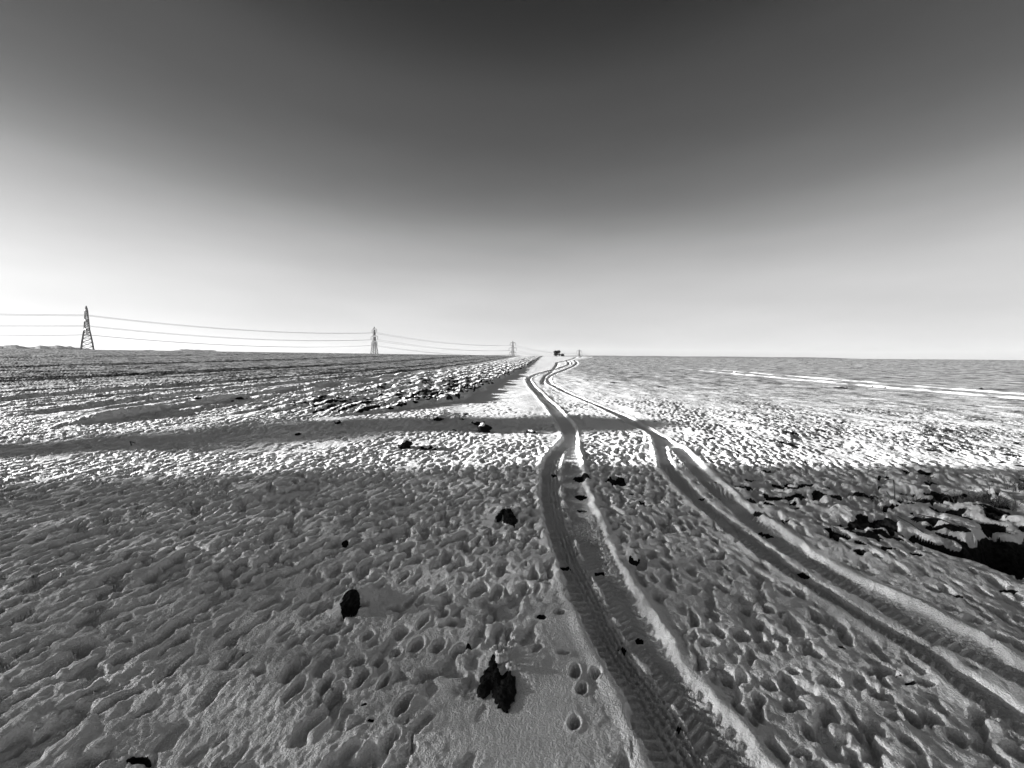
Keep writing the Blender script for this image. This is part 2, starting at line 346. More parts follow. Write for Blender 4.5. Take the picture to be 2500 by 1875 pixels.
    # ---- surveyed hollows
    if hollows:
        for (px, py, hw, hl) in HOLLOWS:
            X, Y = P(px, py); X2, _ = P(px + hw, py); _, Y2 = P(px, py - hl * 0.8)
            rx = abs(X2 - X); ry = abs(Y2 - Y)
            m = (np.abs(x - X) < 2.2 * (rx + ry)) & (np.abs(y - Y) < 2.2 * ry)
            if not m.any(): continue
            dx = x[m] - X; dy = y[m] - Y
            rr = np.sqrt(((dx - 0.18 * dy) / (rx * 1.05)) ** 2 + (dy / (ry * 1.05)) ** 2) + 0.24 * n4[m] + 0.18 * n3[m] + 0.08 * n5[m]
            z[m] -= 0.055 * ss(1.05, 0.55, rr) * (1 - 0.8 * inside[m]) - 0.004 * np.exp(-((rr - 1.2) / 0.2) ** 2)
        for (px, py, hw, hh) in BARE:
            if hw < 10 and py > 1250: continue
            X, Y = P(px, py); X2, _ = P(px + hw, py); _, Y2 = P(px, py - hh); _, Y3 = P(px, py + hh)
            rx = abs(X2 - X) * 0.85; ry = 0.5 * abs(Y2 - Y3) * 0.75
            m = (np.abs(x - X) < 2.5 * rx) & (np.abs(y - Y) < 2.5 * ry)
            if not m.any(): continue
            k = min(1.0, max(0.35, rx / 0.05))
            rr = np.sqrt(((x[m] - X) / rx) ** 2 + ((y[m] - Y) / ry) ** 2) + 0.22 * n4[m] + 0.22 * n3[m] + 0.08 * n5[m]
            soil_and_shade[m] = np.maximum(soil_and_shade[m], ss(1.05, 0.85, rr))
            z[m] -= 0.018 * k * ss(1.1, 0.7, rr)
    for (px, py, rr_, hh_) in ((1275, 1620, 0.13, 0.022), (1190, 1590, 0.10, 0.015), (872, 1462, 0.11, 0.05), (1262, 1252, 0.16, 0.06), (1215, 1248, 0.10, 0.03), (1556, 1352, 0.07, 0.03),
                               (1178, 1030, 0.25, 0.05), (1075, 1012, 0.35, 0.05), (650, 1200, 0.30, 0.06), (2262, 1150, 0.25, 0.05), (2250, 1050, 0.4, 0.07)):
        X, Y = P(px, py)
        z = z + hh_ * np.exp(-((x - X) ** 2 + ((y - Y) * 0.8) ** 2) / rr_ ** 2) * (1 - inside)
    # ---- ditch on the right with its peaty sides
    yt = np.interp(x, DTX, DTY); yb = np.interp(x, DBX, DBY)
    inx = ss(DTX[0] - 0.05, DTX[0] + 0.1, x) * ss(9.0, 6.0, x)
    wob = 0.05 * n3 + 0.012 * n4 + 0.07 * n2
    dd = np.minimum(y - yb, yt - y) + wob + 0.10
    dit = ss(-0.03, 0.20, dd) * inx
    code[(dd > -0.02) & (x > DTX[0]) & (x < 9)] = 3
    far_lip = np.exp(-((y - yt - 0.16) / 0.16) ** 2) * inx
    z = z + 0.03 * far_lip * (1 + 2 * n2) - 0.26 * dit
    soil_and_shade = np.maximum(soil_and_shade, ss(0.02, 0.05, dd) * inx)
    # broken frozen ground around the ditch
    rgh = rough_right * (0.055 * np.clip(cl2, -0.4, 1) + 0.020 * cl3 + 0.04 * n2)
    z = z + out * rgh * (1 - dit) * (0.25 + 0.75 * ss(0.0, 0.5, y - yt))
    nearditch = np.exp(-((y - yt - 0.75) / 0.8) ** 2) * ss(1.8, 2.8, x) + 0.5 * np.exp(-((y - yb + 0.1) / 0.2) ** 2) * inx
    patch = perlin(x * 1.6 + 0.8 * y, y * 4.2 - 0.5 * x, 40) + 0.5 * perlin(x * 5, y * 7, 41) + 0.08 * n5
    soil_and_shade = np.maximum(soil_and_shade, ss(0.19, 0.33, patch * nearditch) * out)
    z = z - 0.04 * ss(0.18, 0.30, patch * nearditch) * out
    spk = perlin(x * 3.2, y * 4.6, 42) + 0.45 * n3
    soil_and_shade = np.maximum(soil_and_shade, ss(0.74, 0.80, spk) * right * ss(2.4, 3.0, y) * ss(16, 9, y) * out * 0.9)
    spk2 = perlin(x * 1.1, y * 1.3, 43) + 0.5 * n2
    soil_and_shade = np.maximum(soil_and_shade, ss(0.93, 0.97, spk2) * far_right * out)
    # steep clod faces shed their snow
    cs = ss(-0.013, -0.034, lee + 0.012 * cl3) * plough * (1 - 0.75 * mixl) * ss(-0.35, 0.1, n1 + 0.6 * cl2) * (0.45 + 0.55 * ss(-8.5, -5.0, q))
    soil_and_shade = np.maximum(soil_and_shade, cs)
    thin = mixl * (0.38 * ss(8, 11, r) + 0.16 * ss(10, 36, r)) + right * ((0.37 + 0.09 * ss(2.5, 8, x)) * ss(5.2, 6.8, y) + 0.055 * ss(7, 34, r)) * (1 - np.clip(sum(np.exp(-((x - xo - 0.3 - 0.012 * (y - 25)) / 0.26) ** 2) for xo in (21.4, 24.4)), 0, 1) * np.clip(0.5 + n1 + n2, 0, 1) * ss(60, 25, y)) + 0.33 * plough * (1 - mixl) + 0.36 * verge  # soil share standing in for grazing shade, dimming sunlit snow; wheel lines kept bright
    soil_and_shade = np.maximum(soil_and_shade, thin * (1 + 0.14 * n2 + 0.10 * n1 + 0.16 * n3 * near))
    code[(plough > 0.5) & (code == 0)] = 4
    return z, np.clip(soil_and_shade, 0, 1), code

# ------------------------------------------------------------------ materials
def mat(name, build=None, col=0.5, rough=0.7, spec=0.3):
    m = bpy.data.materials.new(name); m.use_nodes = True
    b = m.node_tree.nodes['Principled BSDF']
    b.inputs['Base Color'].default_value = (col, col, col, 1)
    b.inputs['Roughness'].default_value = rough
    b.inputs['Specular IOR Level'].default_value = spec
    if build: build(m.node_tree, b)
    return m

def gray_noise(nt, b, c0, c1, scale, detail=4, bump=0.0, bdist=0.01, coord='Object'):
    n, l = nt.nodes, nt.links
    tc = n.new('ShaderNodeTexCoord'); ns = n.new('ShaderNodeTexNoise')
    ns.inputs['Scale'].default_value = scale; ns.inputs['Detail'].default_value = detail
    l.new(tc.outputs[coord], ns.inputs['Vector'])
    mr = n.new('ShaderNodeMapRange'); mr.inputs['From Min'].default_value = 0.3; mr.inputs['From Max'].default_value = 0.7
    mr.inputs['To Min'].default_value = c0; mr.inputs['To Max'].default_value = c1
    l.new(ns.outputs['Fac'], mr.inputs['Value']); l.new(mr.outputs[0], b.inputs['Base Color'])
    if bump:
        bp = n.new('ShaderNodeBump'); bp.inputs['Strength'].default_value = bump; bp.inputs['Distance'].default_value = bdist
        l.new(ns.outputs['Fac'], bp.inputs['Height']); l.new(bp.outputs[0], b.inputs['Normal'])

def snow_build(nt, b):
    n, l = nt.nodes, nt.links
    tc = n.new('ShaderNodeTexCoord')
    g1 = n.new('ShaderNodeTexNoise'); g1.inputs['Scale'].default_value = 55; g1.inputs['Detail'].default_value = 5; g1.inputs['Roughness'].default_value = 0.7
    g2 = n.new('ShaderNodeTexVoronoi'); g2.inputs['Scale'].default_value = 120
    for g in (g1, g2): l.new(tc.outputs['Object'], g.inputs['Vector'])
    b1 = n.new('ShaderNodeBump'); b1.inputs['Strength'].default_value = 0.8; b1.inputs['Distance'].default_value = 0.012
    b2 = n.new('ShaderNodeBump'); b2.inputs['Strength'].default_value = 0.55; b2.inputs['Distance'].default_value = 0.006
    l.new(g1.outputs['Fac'], b1.inputs['Height']); l.new(g2.outputs['Distance'], b2.inputs['Height'])
    l.new(b1.outputs[0], b2.inputs['Normal']); l.new(b2.outputs[0], b.inputs['Normal'])
    tone = n.new('ShaderNodeTexNoise'); tone.inputs['Scale'].default_value = 2.3; tone.inputs['Detail'].default_value = 6
    l.new(tc.outputs['Object'], tone.inputs['Vector'])
    mr = n.new('ShaderNodeMapRange'); mr.inputs['From Min'].default_value = 0.3; mr.inputs['From Max'].default_value = 0.7
    mr.inputs['To Min'].default_value = 0.86; mr.inputs['To Max'].default_value = 0.91
    l.new(tone.outputs['Fac'], mr.inputs['Value'])
    at = n.new('ShaderNodeAttribute'); at.attribute_name = 'soil_and_shade'
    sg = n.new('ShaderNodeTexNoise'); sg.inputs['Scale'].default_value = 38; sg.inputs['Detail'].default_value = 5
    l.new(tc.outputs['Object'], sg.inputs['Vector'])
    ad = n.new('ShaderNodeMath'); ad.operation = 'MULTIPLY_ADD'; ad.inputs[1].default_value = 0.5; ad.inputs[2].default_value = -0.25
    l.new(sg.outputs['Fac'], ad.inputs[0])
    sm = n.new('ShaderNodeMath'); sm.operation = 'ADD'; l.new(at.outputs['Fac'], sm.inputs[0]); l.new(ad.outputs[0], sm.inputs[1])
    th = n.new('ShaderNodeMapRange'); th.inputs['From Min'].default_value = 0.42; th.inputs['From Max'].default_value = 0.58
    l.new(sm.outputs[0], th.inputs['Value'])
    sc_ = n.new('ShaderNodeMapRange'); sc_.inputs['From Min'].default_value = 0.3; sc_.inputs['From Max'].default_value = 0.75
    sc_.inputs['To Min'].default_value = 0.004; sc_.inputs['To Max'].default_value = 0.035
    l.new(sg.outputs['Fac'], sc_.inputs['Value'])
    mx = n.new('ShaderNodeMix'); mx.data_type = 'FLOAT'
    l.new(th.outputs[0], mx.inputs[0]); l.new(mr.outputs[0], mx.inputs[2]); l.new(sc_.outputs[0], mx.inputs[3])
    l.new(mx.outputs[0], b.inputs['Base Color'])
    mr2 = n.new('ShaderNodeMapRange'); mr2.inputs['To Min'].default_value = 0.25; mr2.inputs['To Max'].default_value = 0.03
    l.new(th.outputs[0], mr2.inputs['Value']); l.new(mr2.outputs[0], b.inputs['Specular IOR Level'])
M_SNOW = mat('snow', snow_build, rough=0.62, spec=0.25)
M_CAP = mat('snow_cap', lambda nt, b: gray_noise(nt, b, 0.72, 0.86, 60, 5, 0.8, 0.006), rough=0.65)
M_SOIL = mat('frozen_soil', lambda nt, b: gray_noise(nt, b, 0.003, 0.028, 34, 6, 1.0, 0.02), rough=0.9, spec=0.04)
M_STEEL = mat('weathered_steel', lambda nt, b: gray_noise(nt, b, 0.02, 0.05, 1.5, 3), rough=0.6, spec=0.2)
M_GLASS = mat('insulator_ceramic', lambda nt, b: gray_noise(nt, b, 0.04, 0.08, 3, 2), rough=0.35, spec=0.4)
M_WIRE = mat('aluminium_wire', lambda nt, b: gray_noise(nt, b, 0.10, 0.18, 0.5, 2), rough=0.6)
M_BARK = mat('bark', lambda nt, b: gray_noise(nt, b, 0.02, 0.05, 12, 4, 0.6, 0.02), rough=0.9)
M_LEAF = mat('dark_leaves', lambda nt, b: gray_noise(nt, b, 0.012, 0.04, 2, 3), rough=0.8, spec=0.1)
M_STRAW = mat('dry_grass', lambda nt, b: gray_noise(nt, b, 0.05, 0.16, 9, 3), rough=0.8, spec=0.1)
M_HILL = mat('far_woodland', lambda nt, b: gray_noise(nt, b, 0.05, 0.16, 0.02, 5), rough=0.9)

# ------------------------------------------------------------------ object helpers
def tag(o, label=None, cat=None, group=None, kind=None):
    if label: o['label'] = label
    if cat: o['category'] = cat
    if group: o['group'] = group
    if kind: o['kind'] = kind
    return o

def empty(name, loc=(0, 0, 0), rz=0.0):
    o = bpy.data.objects.new(name, None); COL.objects.link(o)
    o.empty_display_size = 0.1
    o.location = loc; o.rotation_euler = (0, 0, rz)
    return o

def mesh_obj(name, verts, faces, material, parent=None, smooth=False):
    me = bpy.data.meshes.new(name)
    me.from_pydata([tuple(v) for v in verts], [], [tuple(f) for f in faces])
    me.materials.append(material)
    if smooth: me.shade_smooth()
    o = bpy.data.objects.new(name, me); COL.objects.link(o)
    if parent: o.parent = parent
    return o

class MB:
    def __init__(self): self.v = []; self.f = []
    def bar(self, p, q, w, w2=None):
        p = Vector(p); q = Vector(q); d = (q - p)
        if d.length < 1e-6: return self
        d.normalize()
        a = d.cross(Vector((0, 0, 1)))
        if a.length < 0.05: a = d.cross(Vector((1, 0, 0)))
        a.normalize(); b = d.cross(a)
        w2 = w if w2 is None else w2
        i = len(self.v)
        for c, s in ((p, w / 2), (q, w2 / 2)):
            for k, m in ((1, 1), (-1, 1), (-1, -1), (1, -1)): self.v.append(c + a * s * k + b * s * m)
        self.f += [(i, i + 1, i + 5, i + 4), (i + 1, i + 2, i + 6, i + 5), (i + 2, i + 3, i + 7, i + 6), (i + 3, i, i + 4, i + 7),
                   (i + 3, i + 2, i + 1, i), (i + 4, i + 5, i + 6, i + 7)]
        return self
    def tube(self, pts, rad, n=5):
        pts = [Vector(p) for p in pts]; i0 = len(self.v); m = len(pts)
        for k, p in enumerate(pts):
            d = (pts[min(k + 1, m - 1)] - pts[max(k - 1, 0)]).normalized()
            a = d.cross(Vector((0, 0, 1)))
            if a.length < 0.05: a = d.cross(Vector((1, 0, 0)))
            a.normalize(); b = d.cross(a)
            rr = rad(k / (m - 1)) if callable(rad) else rad
            for j in range(n):
                t = 2 * math.pi * j / n
                self.v.append(p + (a * math.cos(t) + b * math.sin(t)) * rr)
        for k in range(m - 1):
            for j in range(n):
                j2 = (j + 1) % n
                self.f.append((i0 + k * n + j, i0 + k * n + j2, i0 + (k + 1) * n + j2, i0 + (k + 1) * n + j))
        self.f.append(tuple(i0 + j for j in reversed(range(n)))); self.f.append(tuple(i0 + (m - 1) * n + j for j in range(n)))
        return self
    def build(self, name, material, parent=None, smooth=False): return mesh_obj(name, self.v, self.f, material, parent, smooth)

# ------------------------------------------------------------------ the snow-covered ground
NC, Y0, Y1 = 1000, 0.85, 265.0
ys = [Y0]
while ys[-1] < Y1: ys.append(ys[-1] * (1 + float(np.interp(ys[-1], [3, 4, 11, 16], [0.0040, 0.0043, 0.0043, 0.0075]))))
ys = np.array(ys)
nr = len(ys)
us = np.linspace(-1, 1, NC)
def half_width(y): return 1.46 * y + 0.45
GX = us[None, :] * half_width(ys)[:, None]
GY = np.repeat(ys[:, None], NC, 1)
GZ = np.empty_like(GX); GS = np.empty_like(GX); GC = np.empty(GX.shape, np.int8)
for a in range(0, nr, 64):
    GZ[a:a + 64], GS[a:a + 64], GC[a:a + 64] = field(GX[a:a + 64], GY[a:a + 64])

def grid_part(name, sel):
    """one mesh from the cells of the survey grid that belong to this region"""
    r, c = np.nonzero(sel)
    idx = np.stack([r * NC + c, r * NC + c + 1, (r + 1) * NC + c + 1, (r + 1) * NC + c], 1)
    used, inv = np.unique(idx.ravel(), return_inverse=True)
    co = np.stack([GX.ravel()[used], GY.ravel()[used], GZ.ravel()[used]], 1).astype(np.float32)
    me = bpy.data.meshes.new(name)
    me.vertices.add(len(used)); me.vertices.foreach_set('co', co.ravel())
    nf = len(idx)
    me.loops.add(nf * 4); me.loops.foreach_set('vertex_index', inv.astype(np.int32).ravel())
    me.polygons.add(nf); me.polygons.foreach_set('loop_start', np.arange(0, nf * 4, 4, dtype=np.int32))
    me.update(calc_edges=True)
    at = me.attributes.new('soil_and_shade', 'FLOAT', 'POINT'); at.data.foreach_set('value', GS.ravel()[used].astype(np.float32))
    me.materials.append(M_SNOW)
    me.shade_smooth()
    o = bpy.data.objects.new(name, me); COL.objects.link(o)
    return o
cell = GC[:-1, :-1]
for nm, code, lab in (('snow_field', 0, 'wind-pitted snow covering the open field'),
                      ('tyre_track', 1, 'left wheel ruts winding up the snowy lane'),
                      ('tyre_track', 2, 'right wheel ruts running up the snowy lane'),
                      ('ditch', 3, 'black peaty ditch cut into the snow at the right'),
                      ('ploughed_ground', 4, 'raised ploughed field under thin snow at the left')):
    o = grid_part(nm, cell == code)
    tag(o, lab, kind='structure')

# the rest of the land, coarse, out to the horizon and behind the viewer
def outer_land():
    rs = np.concatenate([np.linspace(0.0, 12, 14), np.geomspace(14, 9000, 60)])
    az = np.linspace(-180, 180, 181)[:-1]
    R, A = np.meshgrid(rs, np.radians(az), indexing='ij')
    X = R * np.sin(A); Y = R * np.cos(A)
    Z = z_big(X, Y) + 0.02 * perlin(X * 0.5, Y * 0.5, 1) * np.clip(R / 3, 0, 1)
    inside = (Y > Y0) & (Y < Y1) & (np.abs(X) < half_width(Y) * 0.985)
    Z = Z - 0.05
    v = np.stack([X, Y, Z], -1).reshape(-1, 3); f = []
    n = len(az)
    for i in range(len(rs) - 1):
        for j in range(n):
            j2 = (j + 1) % n
            if inside[i, j] and inside[i, j2] and inside[i + 1, j] and inside[i + 1, j2]: continue
            if i == 0: f.append((j, n + j2, n + j)); continue
            f.append((i * n + j, i * n + j2, (i + 1) * n + j2, (i + 1) * n + j))
    # drop what would poke through the survey grid: pull those points under
    vv = v.copy(); m = inside.reshape(-1); vv[m, 2] -= 0.9
    return mesh_obj('ground', vv, f, M_SNOW, smooth=True)
tag(outer_land(), 'flat snow-covered land around the field', kind='structure')

# ------------------------------------------------------------------ distant rises on the skyline
def ridge(name, label, az0, az1, dist, e_top, seed, amp):
    n = 90; v = []; f = []
    for i in range(n + 1):
        t = i / n; az = math.radians(az0 + (az1 - az0) * t)
        env = min(1, t * 6, (1 - t) * 6)
        e = env * (e_top + amp * float(perlin(np.array([t * 9.0]), np.array([seed * 3.1]), seed)[0]) + 0.35 * amp * float(perlin(np.array([t * 41.0]), np.array([1.7]), seed)[0]))
        for dd, zz in ((-160, -30), (0, EYE + dist * math.tan(math.radians(e))), (160, -30)):
            v.append(((dist + dd) * math.sin(az), (dist + dd) * math.cos(az), zz))
    for i in range(n):
        for k in (0, 1): f.append((i * 3 + k, i * 3 + k + 1, i * 3 + k + 4, i * 3 + k + 3))
    return tag(mesh_obj(name, v, f, M_HILL, smooth=True), label, kind='structure')
ridge('hills', 'low wooded rise on the far left skyline', -58, -46.5, 1500, 0.42, 3, 0.25)
ridge('hills', 'thin line of far woods right of the tall pylon', -45.5, -36, 1900, 0.26, 5, 0.18)
ridge('hills', 'faint distant land along the right skyline', 4, 46, 2600, 0.27, 8, 0.05)

# ------------------------------------------------------------------ hedge and thorn bush left of the view that shade the foreground
def leaf_mass(name, pts_fn, count, size, material, parent, seed):
    rr = random.Random(seed); g = np.random.default_rng(seed)
    c = np.array([pts_fn(rr) for _ in range(count)])
    a = g.normal(size=(count, 3)); a /= np.linalg.norm(a, axis=1)[:, None]
    b = np.cross(a, g.normal(size=(count, 3))); b /= np.linalg.norm(b, axis=1)[:, None] + 1e-9
    n = np.cross(a, b); sz = (size * g.uniform(0.6, 1.3, count))[:, None]
    v = np.stack([c - b * sz, c + n * sz * 0.45, c + b * sz, c - n * sz * 0.45 + a * sz * 0.2], 1).reshape(-1, 3)
    me = bpy.data.meshes.new(name)
    me.vertices.add(count * 4); me.vertices.foreach_set('co', v.astype(np.float32).ravel())
    me.loops.add(count * 4); me.loops.foreach_set('vertex_index', np.arange(count * 4, dtype=np.int32))
    me.polygons.add(count); me.polygons.foreach_set('loop_start', np.arange(0, count * 4, 4, dtype=np.int32))
    me.update(calc_edges=True); me.materials.append(material)
    o = bpy.data.objects.new(name, me); COL.objects.link(o)
    if parent: o.parent = parent
    return o

def lumpy(name, rings, material, parent, seed, seg=28, amp=0.12):
    """closed, uneven body lofted through (z, cx, cy, rx, ry)"""
    v = []; f = []
    for k, (z, cx, cy, rx, ry) in enumerate(rings):
        for j in range(seg):
            t = 2 * math.pi * j / seg
            nz = 1 + amp * float(perlin(np.array([j * 0.7]), np.array([z * 2.1]), seed)[0])
            v.append((cx + rx * nz * math.cos(t), cy + ry * nz * math.sin(t), z))
    m = len(rings)
    for k in range(m - 1):
        for j in range(seg):
            j2 = (j + 1) % seg
            f.append((k * seg + j, k * seg + j2, (k + 1) * seg + j2, (k + 1) * seg + j))
    f.append(tuple(reversed(range(seg)))); f.append(tuple((m - 1) * seg + j for j in range(seg)))
    return mesh_obj(name, v, f, material, parent, smooth=True)

HX = -28.0
HEDGE_LEAVES = 108000  # sparse enough that sun leaks through as added fill in the shade
TE = math.tan(SUN_EL); KY = -1.0 / math.tan(SUN_AZ)       # shade runs (1, KY') along the ground
def caster(xc, X, y):          # where at xc a thing must stand, and how high, to shade ground point (X, y)
    L = (X - xc) / -math.sin(SUN_AZ)
    return y + math.cos(SUN_AZ) * L, L * TE
_e = [caster(HX, X, y) for X, y in ((-6.6, 4.35), (-5.9, 4.5), (-3.0, 5.0), (0.0, 5.45), (4.0, 5.6), (8.0, 5.65))]
HEDGE_LOW = [(-1.5, 0.0), (_e[0][0] - 0.6, 0.0)] + _e
HY1 = _e[-1][0]
HT = _e[-1][1] + 0.5
HEDGE_TOP = [(-1.5, HT - 0.7), (-0.8, HT - 0.1), (HY1 - 1.2, HT), (HY1 - 0.5, HT - 0.1), (HY1, HT - 0.35)]
_HL, _HT2 = list(zip(*HEDGE_LOW)), list(zip(*HEDGE_TOP))
_hy = np.linspace(-1.5, HY1, 400); _hl = np.interp(_hy, *_HL).tolist(); _ht = np.interp(_hy, *_HT2).tolist()
def h_low(y): return _hl[int((y + 1.5) / (HY1 + 1.5) * 399)]
def h_top(y): return _ht[int((y + 1.5) / (HY1 + 1.5) * 399)]
hedge = tag(empty('hedge', (HX, 0, 0)), 'tall unseen evergreen hedge, thinned to leak sun, to the left of the snowy foreground', 'hedge')
m = MB()
for k in range(14):
    yy = -1.2 + 0.42 * k
    m.tube([(rng.uniform(-0.2, 0.2), yy, -0.1), (rng.uniform(-0.2, 0.2), yy + 0.05, 1.6), (rng.uniform(-0.3, 0.3), yy + rng.uniform(-0.1, 0.2), 3.6)], lambda u: 0.035 * (1 - 0.8 * u), 5)
m.build('stems', M_BARK, hedge)
def hp(rr):
    while True:
        yy = rr.uniform(-1.5, HY1); zz = rr.uniform(0, HT)
        if h_low(yy) < zz < h_top(yy): return (rr.uniform(-0.8, 0.8), yy, zz)
leaf_mass('foliage', hp, HEDGE_LEAVES, 0.05, M_LEAF, hedge, 4)

thorn = tag(empty('thorn_tree', (-30.0, 5.3, 0)), 'wind-swept thorn tree standing left of the snowy lane', 'tree')
MB().tube([(0, 0, -0.1), (0.05, 0.1, 0.9), (-0.03, 0.35, 1.8), (0, 0.8, 2.6), (0, 1.9, 3.0), (0, 3.2, 3.8), (0, 4.0, 4.7)], lambda u: 0.10 * (1 - 0.9 * u), 8).build('trunk', M_BARK, thorn)
SPINE = []
for X, ya, yb in ((-9.6, 4.9, 6.3), (-8.0, 5.4, 7.0), (-5.5, 6.25, 8.5), (-2.3, 7.5, 9.7), (1.0, 8.2, 10.1), (2.6, 8.4, 9.9), (3.7, 8.8, 9.5)):
    c = caster(-30.0, X, (ya + yb) / 2); SPINE.append((c[1], c[0] - 5.3, (yb - ya) / 2))   # height, lean, half-width
_sz = np.linspace(SPINE[0][0], SPINE[-1][0], 300)
_s1 = np.interp(_sz, [q[0] for q in SPINE], [q[1] for q in SPINE]).tolist(); _s2 = np.interp(_sz, [q[0] for q in SPINE], [q[2] for q in SPINE]).tolist()
def tp(rr):
    k = rr.randrange(300); z = float(_sz[k]); g = 1 + 0.20 * math.sin(z * 7.0) + 0.14 * math.sin(z * 19)
    return (rr.uniform(-0.6, 0.6), _s1[k] + rr.uniform(-1, 1) * _s2[k] * g, z)
leaf_mass('crown', tp, 17000, 0.05, M_LEAF, thorn, 9)

# ------------------------------------------------------------------ pylons and their lines
LINE_AZ = math.radians(45.5)
def make_pylon():
    root = empty('power_pylon')
    H = [(0, 5.0), (10, 4.05), (18, 3.0), (24, 2.15), (34, 1.6), (46, 0.95), (51.4, 0.05)]
    def hw(z): return float(np.interp(z, [h for h, _ in H], [w for _, w in H]))
    for sx in (-1, 1):
        for sy in (-1, 1):
            m = MB()
            for (z0, w0), (z1, w1) in zip(H[:-1], H[1:]):
                m.bar((sx * w0, sy * w0, z0), (sx * w1, sy * w1, z1), 0.80 if z0 < 24 else 0.62)
            m.build('leg', M_STEEL, root)
    m = MB()
    lv = [0, 5.5, 10, 14.3, 18, 21.2, 24, 26.6, 29.1, 31.6, 34, 36.3, 38.6, 41, 43.5, 46, 48.5]
    for z0, z1 in zip(lv[:-1], lv[1:]):
        a, b = hw(z0), hw(z1); t = 0.34
        for s in (-1, 1):
            m.bar((s * a, -a, z0), (s * b, b, z1), t); m.bar((s * a, a, z0), (s * b, -b, z1), t)
            m.bar((-a, s * a, z0), (b, s * b, z1), t); m.bar((a, s * a, z0), (-b, s * b, z1), t)
        for s in (-1, 1):
            m.bar((s * b, -b, z1), (s * b, b, z1), t); m.bar((-b, s * b, z1), (b, s * b, z1), t)
    m.build('bracing', M_STEEL, root)
    tips = []
    for z, hl in ((24, 10.8), (34, 12.8), (46, 8.8)):
        w = hw(z); m = MB()
        for s in (-1, 1):
            tip = (s * hl, 0, z + 0.5)
            for sy in (-1, 1):
                m.bar((s * w, sy * w, z), tip, 0.85, 0.7); m.bar((s * w * 0.9, sy * w * 0.9, z + 2.4), tip, 0.6, 0.5)
                for k in (0.3, 0.6):
                    p0 = Vector((s * w, sy * w, z)).lerp(Vector(tip), k); p1 = Vector((s * w * 0.9, sy * w * 0.9, z + 2.4)).lerp(Vector(tip), k)
                    m.bar(p0, p1, 0.2)
            m.bar((s * w, -w, z), (s * w, w, z), 0.6)
        m.bar((-w, -w, z), (w, -w, z), 0.6); m.bar((-w, w, z), (w, w, z), 0.6); m.bar((-w, -w, z), (w, w, z), 0.4)
        m.build('crossarm', M_STEEL, root)
        for s in (-1, 1):
            t = MB()
            n = 20
            pts = [(s * hl, 0, z + 0.4 - 5.6 * k / n) for k in range(n + 1)]
            t.tube(pts, lambda u: 0.38 + 0.14 * (int(u * 20 + 0.5) % 2), 6)
            t.bar((s * hl - 0.5, 0, z - 5.3), (s * hl + 0.5, 0, z - 5.3), 0.7)
            t.build('insulator', M_GLASS, root)
            tips.append((s * hl, z - 5.3))
    return root, tips
proto, TIPS = make_pylon()
def copy_tree(o):
    c = o.copy(); COL.objects.link(c)
    for ch in list(o.children):
        k = ch.copy(); COL.objects.link(k); k.parent = c
    return c
PY = [(-484.0, 440.0, 2.0), (-242.0, 678.0, -0.6), (1.2, 915.0, -13.2), (200.0, 1153.0, -26.8)]
PLAB = ['tall lattice pylon nearest the left edge, seen edge-on', 'lattice pylon second from the left on the skyline',
        'lattice pylon just left of the far end of the track, third along', 'smallest farthest pylon, half hidden right of the bush at the skyline']
for i, (x, y, z) in enumerate(PY):
    o = proto if i == 0 else copy_tree(proto)
    # each foot stands on the land
    o.location = (x, y, z); o.rotation_euler = (0, 0, math.pi / 2 - LINE_AZ - math.pi / 2)
    tag(o, PLAB[i], 'pylon', 'pylons of the power line')
ENDS = [(-726.0, 202.0, 4.0)] + PY + [(420.0, 1391.0, -40.0)]
LEV = ['lowest', 'middle', 'top']
SPN = ['running from the tallest pylon out of the left edge', 'between the first and second pylon from the left', 'between the second and third pylon from the left',
       'between the third and the farthest pylon', 'beyond the farthest pylon']
ca, sa = math.cos(-LINE_AZ), math.sin(-LINE_AZ)
for i in range(len(ENDS) - 1):
    A, B = ENDS[i], ENDS[i + 1]
    for k, (tx, tz) in enumerate(TIPS):
        p = Vector((A[0] + tx * ca, A[1] + tx * sa, A[2] + tz)); q = Vector((B[0] + tx * ca, B[1] + tx * sa, B[2] + tz))
        pts = []
        for j in range(25):
            t = j / 24; w = p.lerp(q, t); w.z -= 7.5 * 4 * t * (1 - t); pts.append(w)
        o = MB().tube(pts, 0.16, 5).build('power_line_wire', M_WIRE)
        tag(o, f'{LEV[k // 2]} power line wire {SPN[i]}', 'wire', f'{LEV[k // 2]} wires, span {i + 1} of the power line')

# ------------------------------------------------------------------ bushes at the far end of the track
def far_bush(px, dist, w, h, seed, label, fill):
    az = (px - 1250) / FPX; X = az * dist; Y = dist; Z = float(z_big(X, Y))
    root = tag(empty('bush', (X, Y, Z)), label, 'bush', 'bushes at the far end of the track')
    rr = random.Random(seed); m = MB()
    for _ in range(9):
        a = rr.uniform(0, 6.28); L = h * rr.uniform(0.5, 0.9); sp = w * 0.35 * rr.random()
        m.tube([(0, 0, -0.3), (sp * 0.3 * math.cos(a), sp * 0.3 * math.sin(a), L * 0.5), (sp * math.cos(a), sp * math.sin(a), L)], lambda u: 0.07 * (1 - 0.7 * u) + 0.01, 5)
    m.build('trunk', M_BARK, root)
    cl = [(rr.gauss(0, w * 0.24), rr.gauss(0, w * 0.24), h * rr.uniform(0.25, 0.82), rr.uniform(0.2, 0.34) * min(w, h)) for _ in range(11)]
    def pt(r_):
        c = r_.choice(cl); d = Vector((r_.gauss(0, 1), r_.gauss(0, 1), r_.gauss(0, 1))).normalized() * c[3] * r_.random() ** 0.4
        return (c[0] + d.x, c[1] + d.y, max(0.02, c[2] + d.z))
    leaf_mass('crown', pt, fill * 2, 0.15, M_LEAF, root, seed + 1)
far_bush(1359, 172, 2.3, 2.6, 3, 'dark rounded bush on the skyline at the far end of the track', 1500)
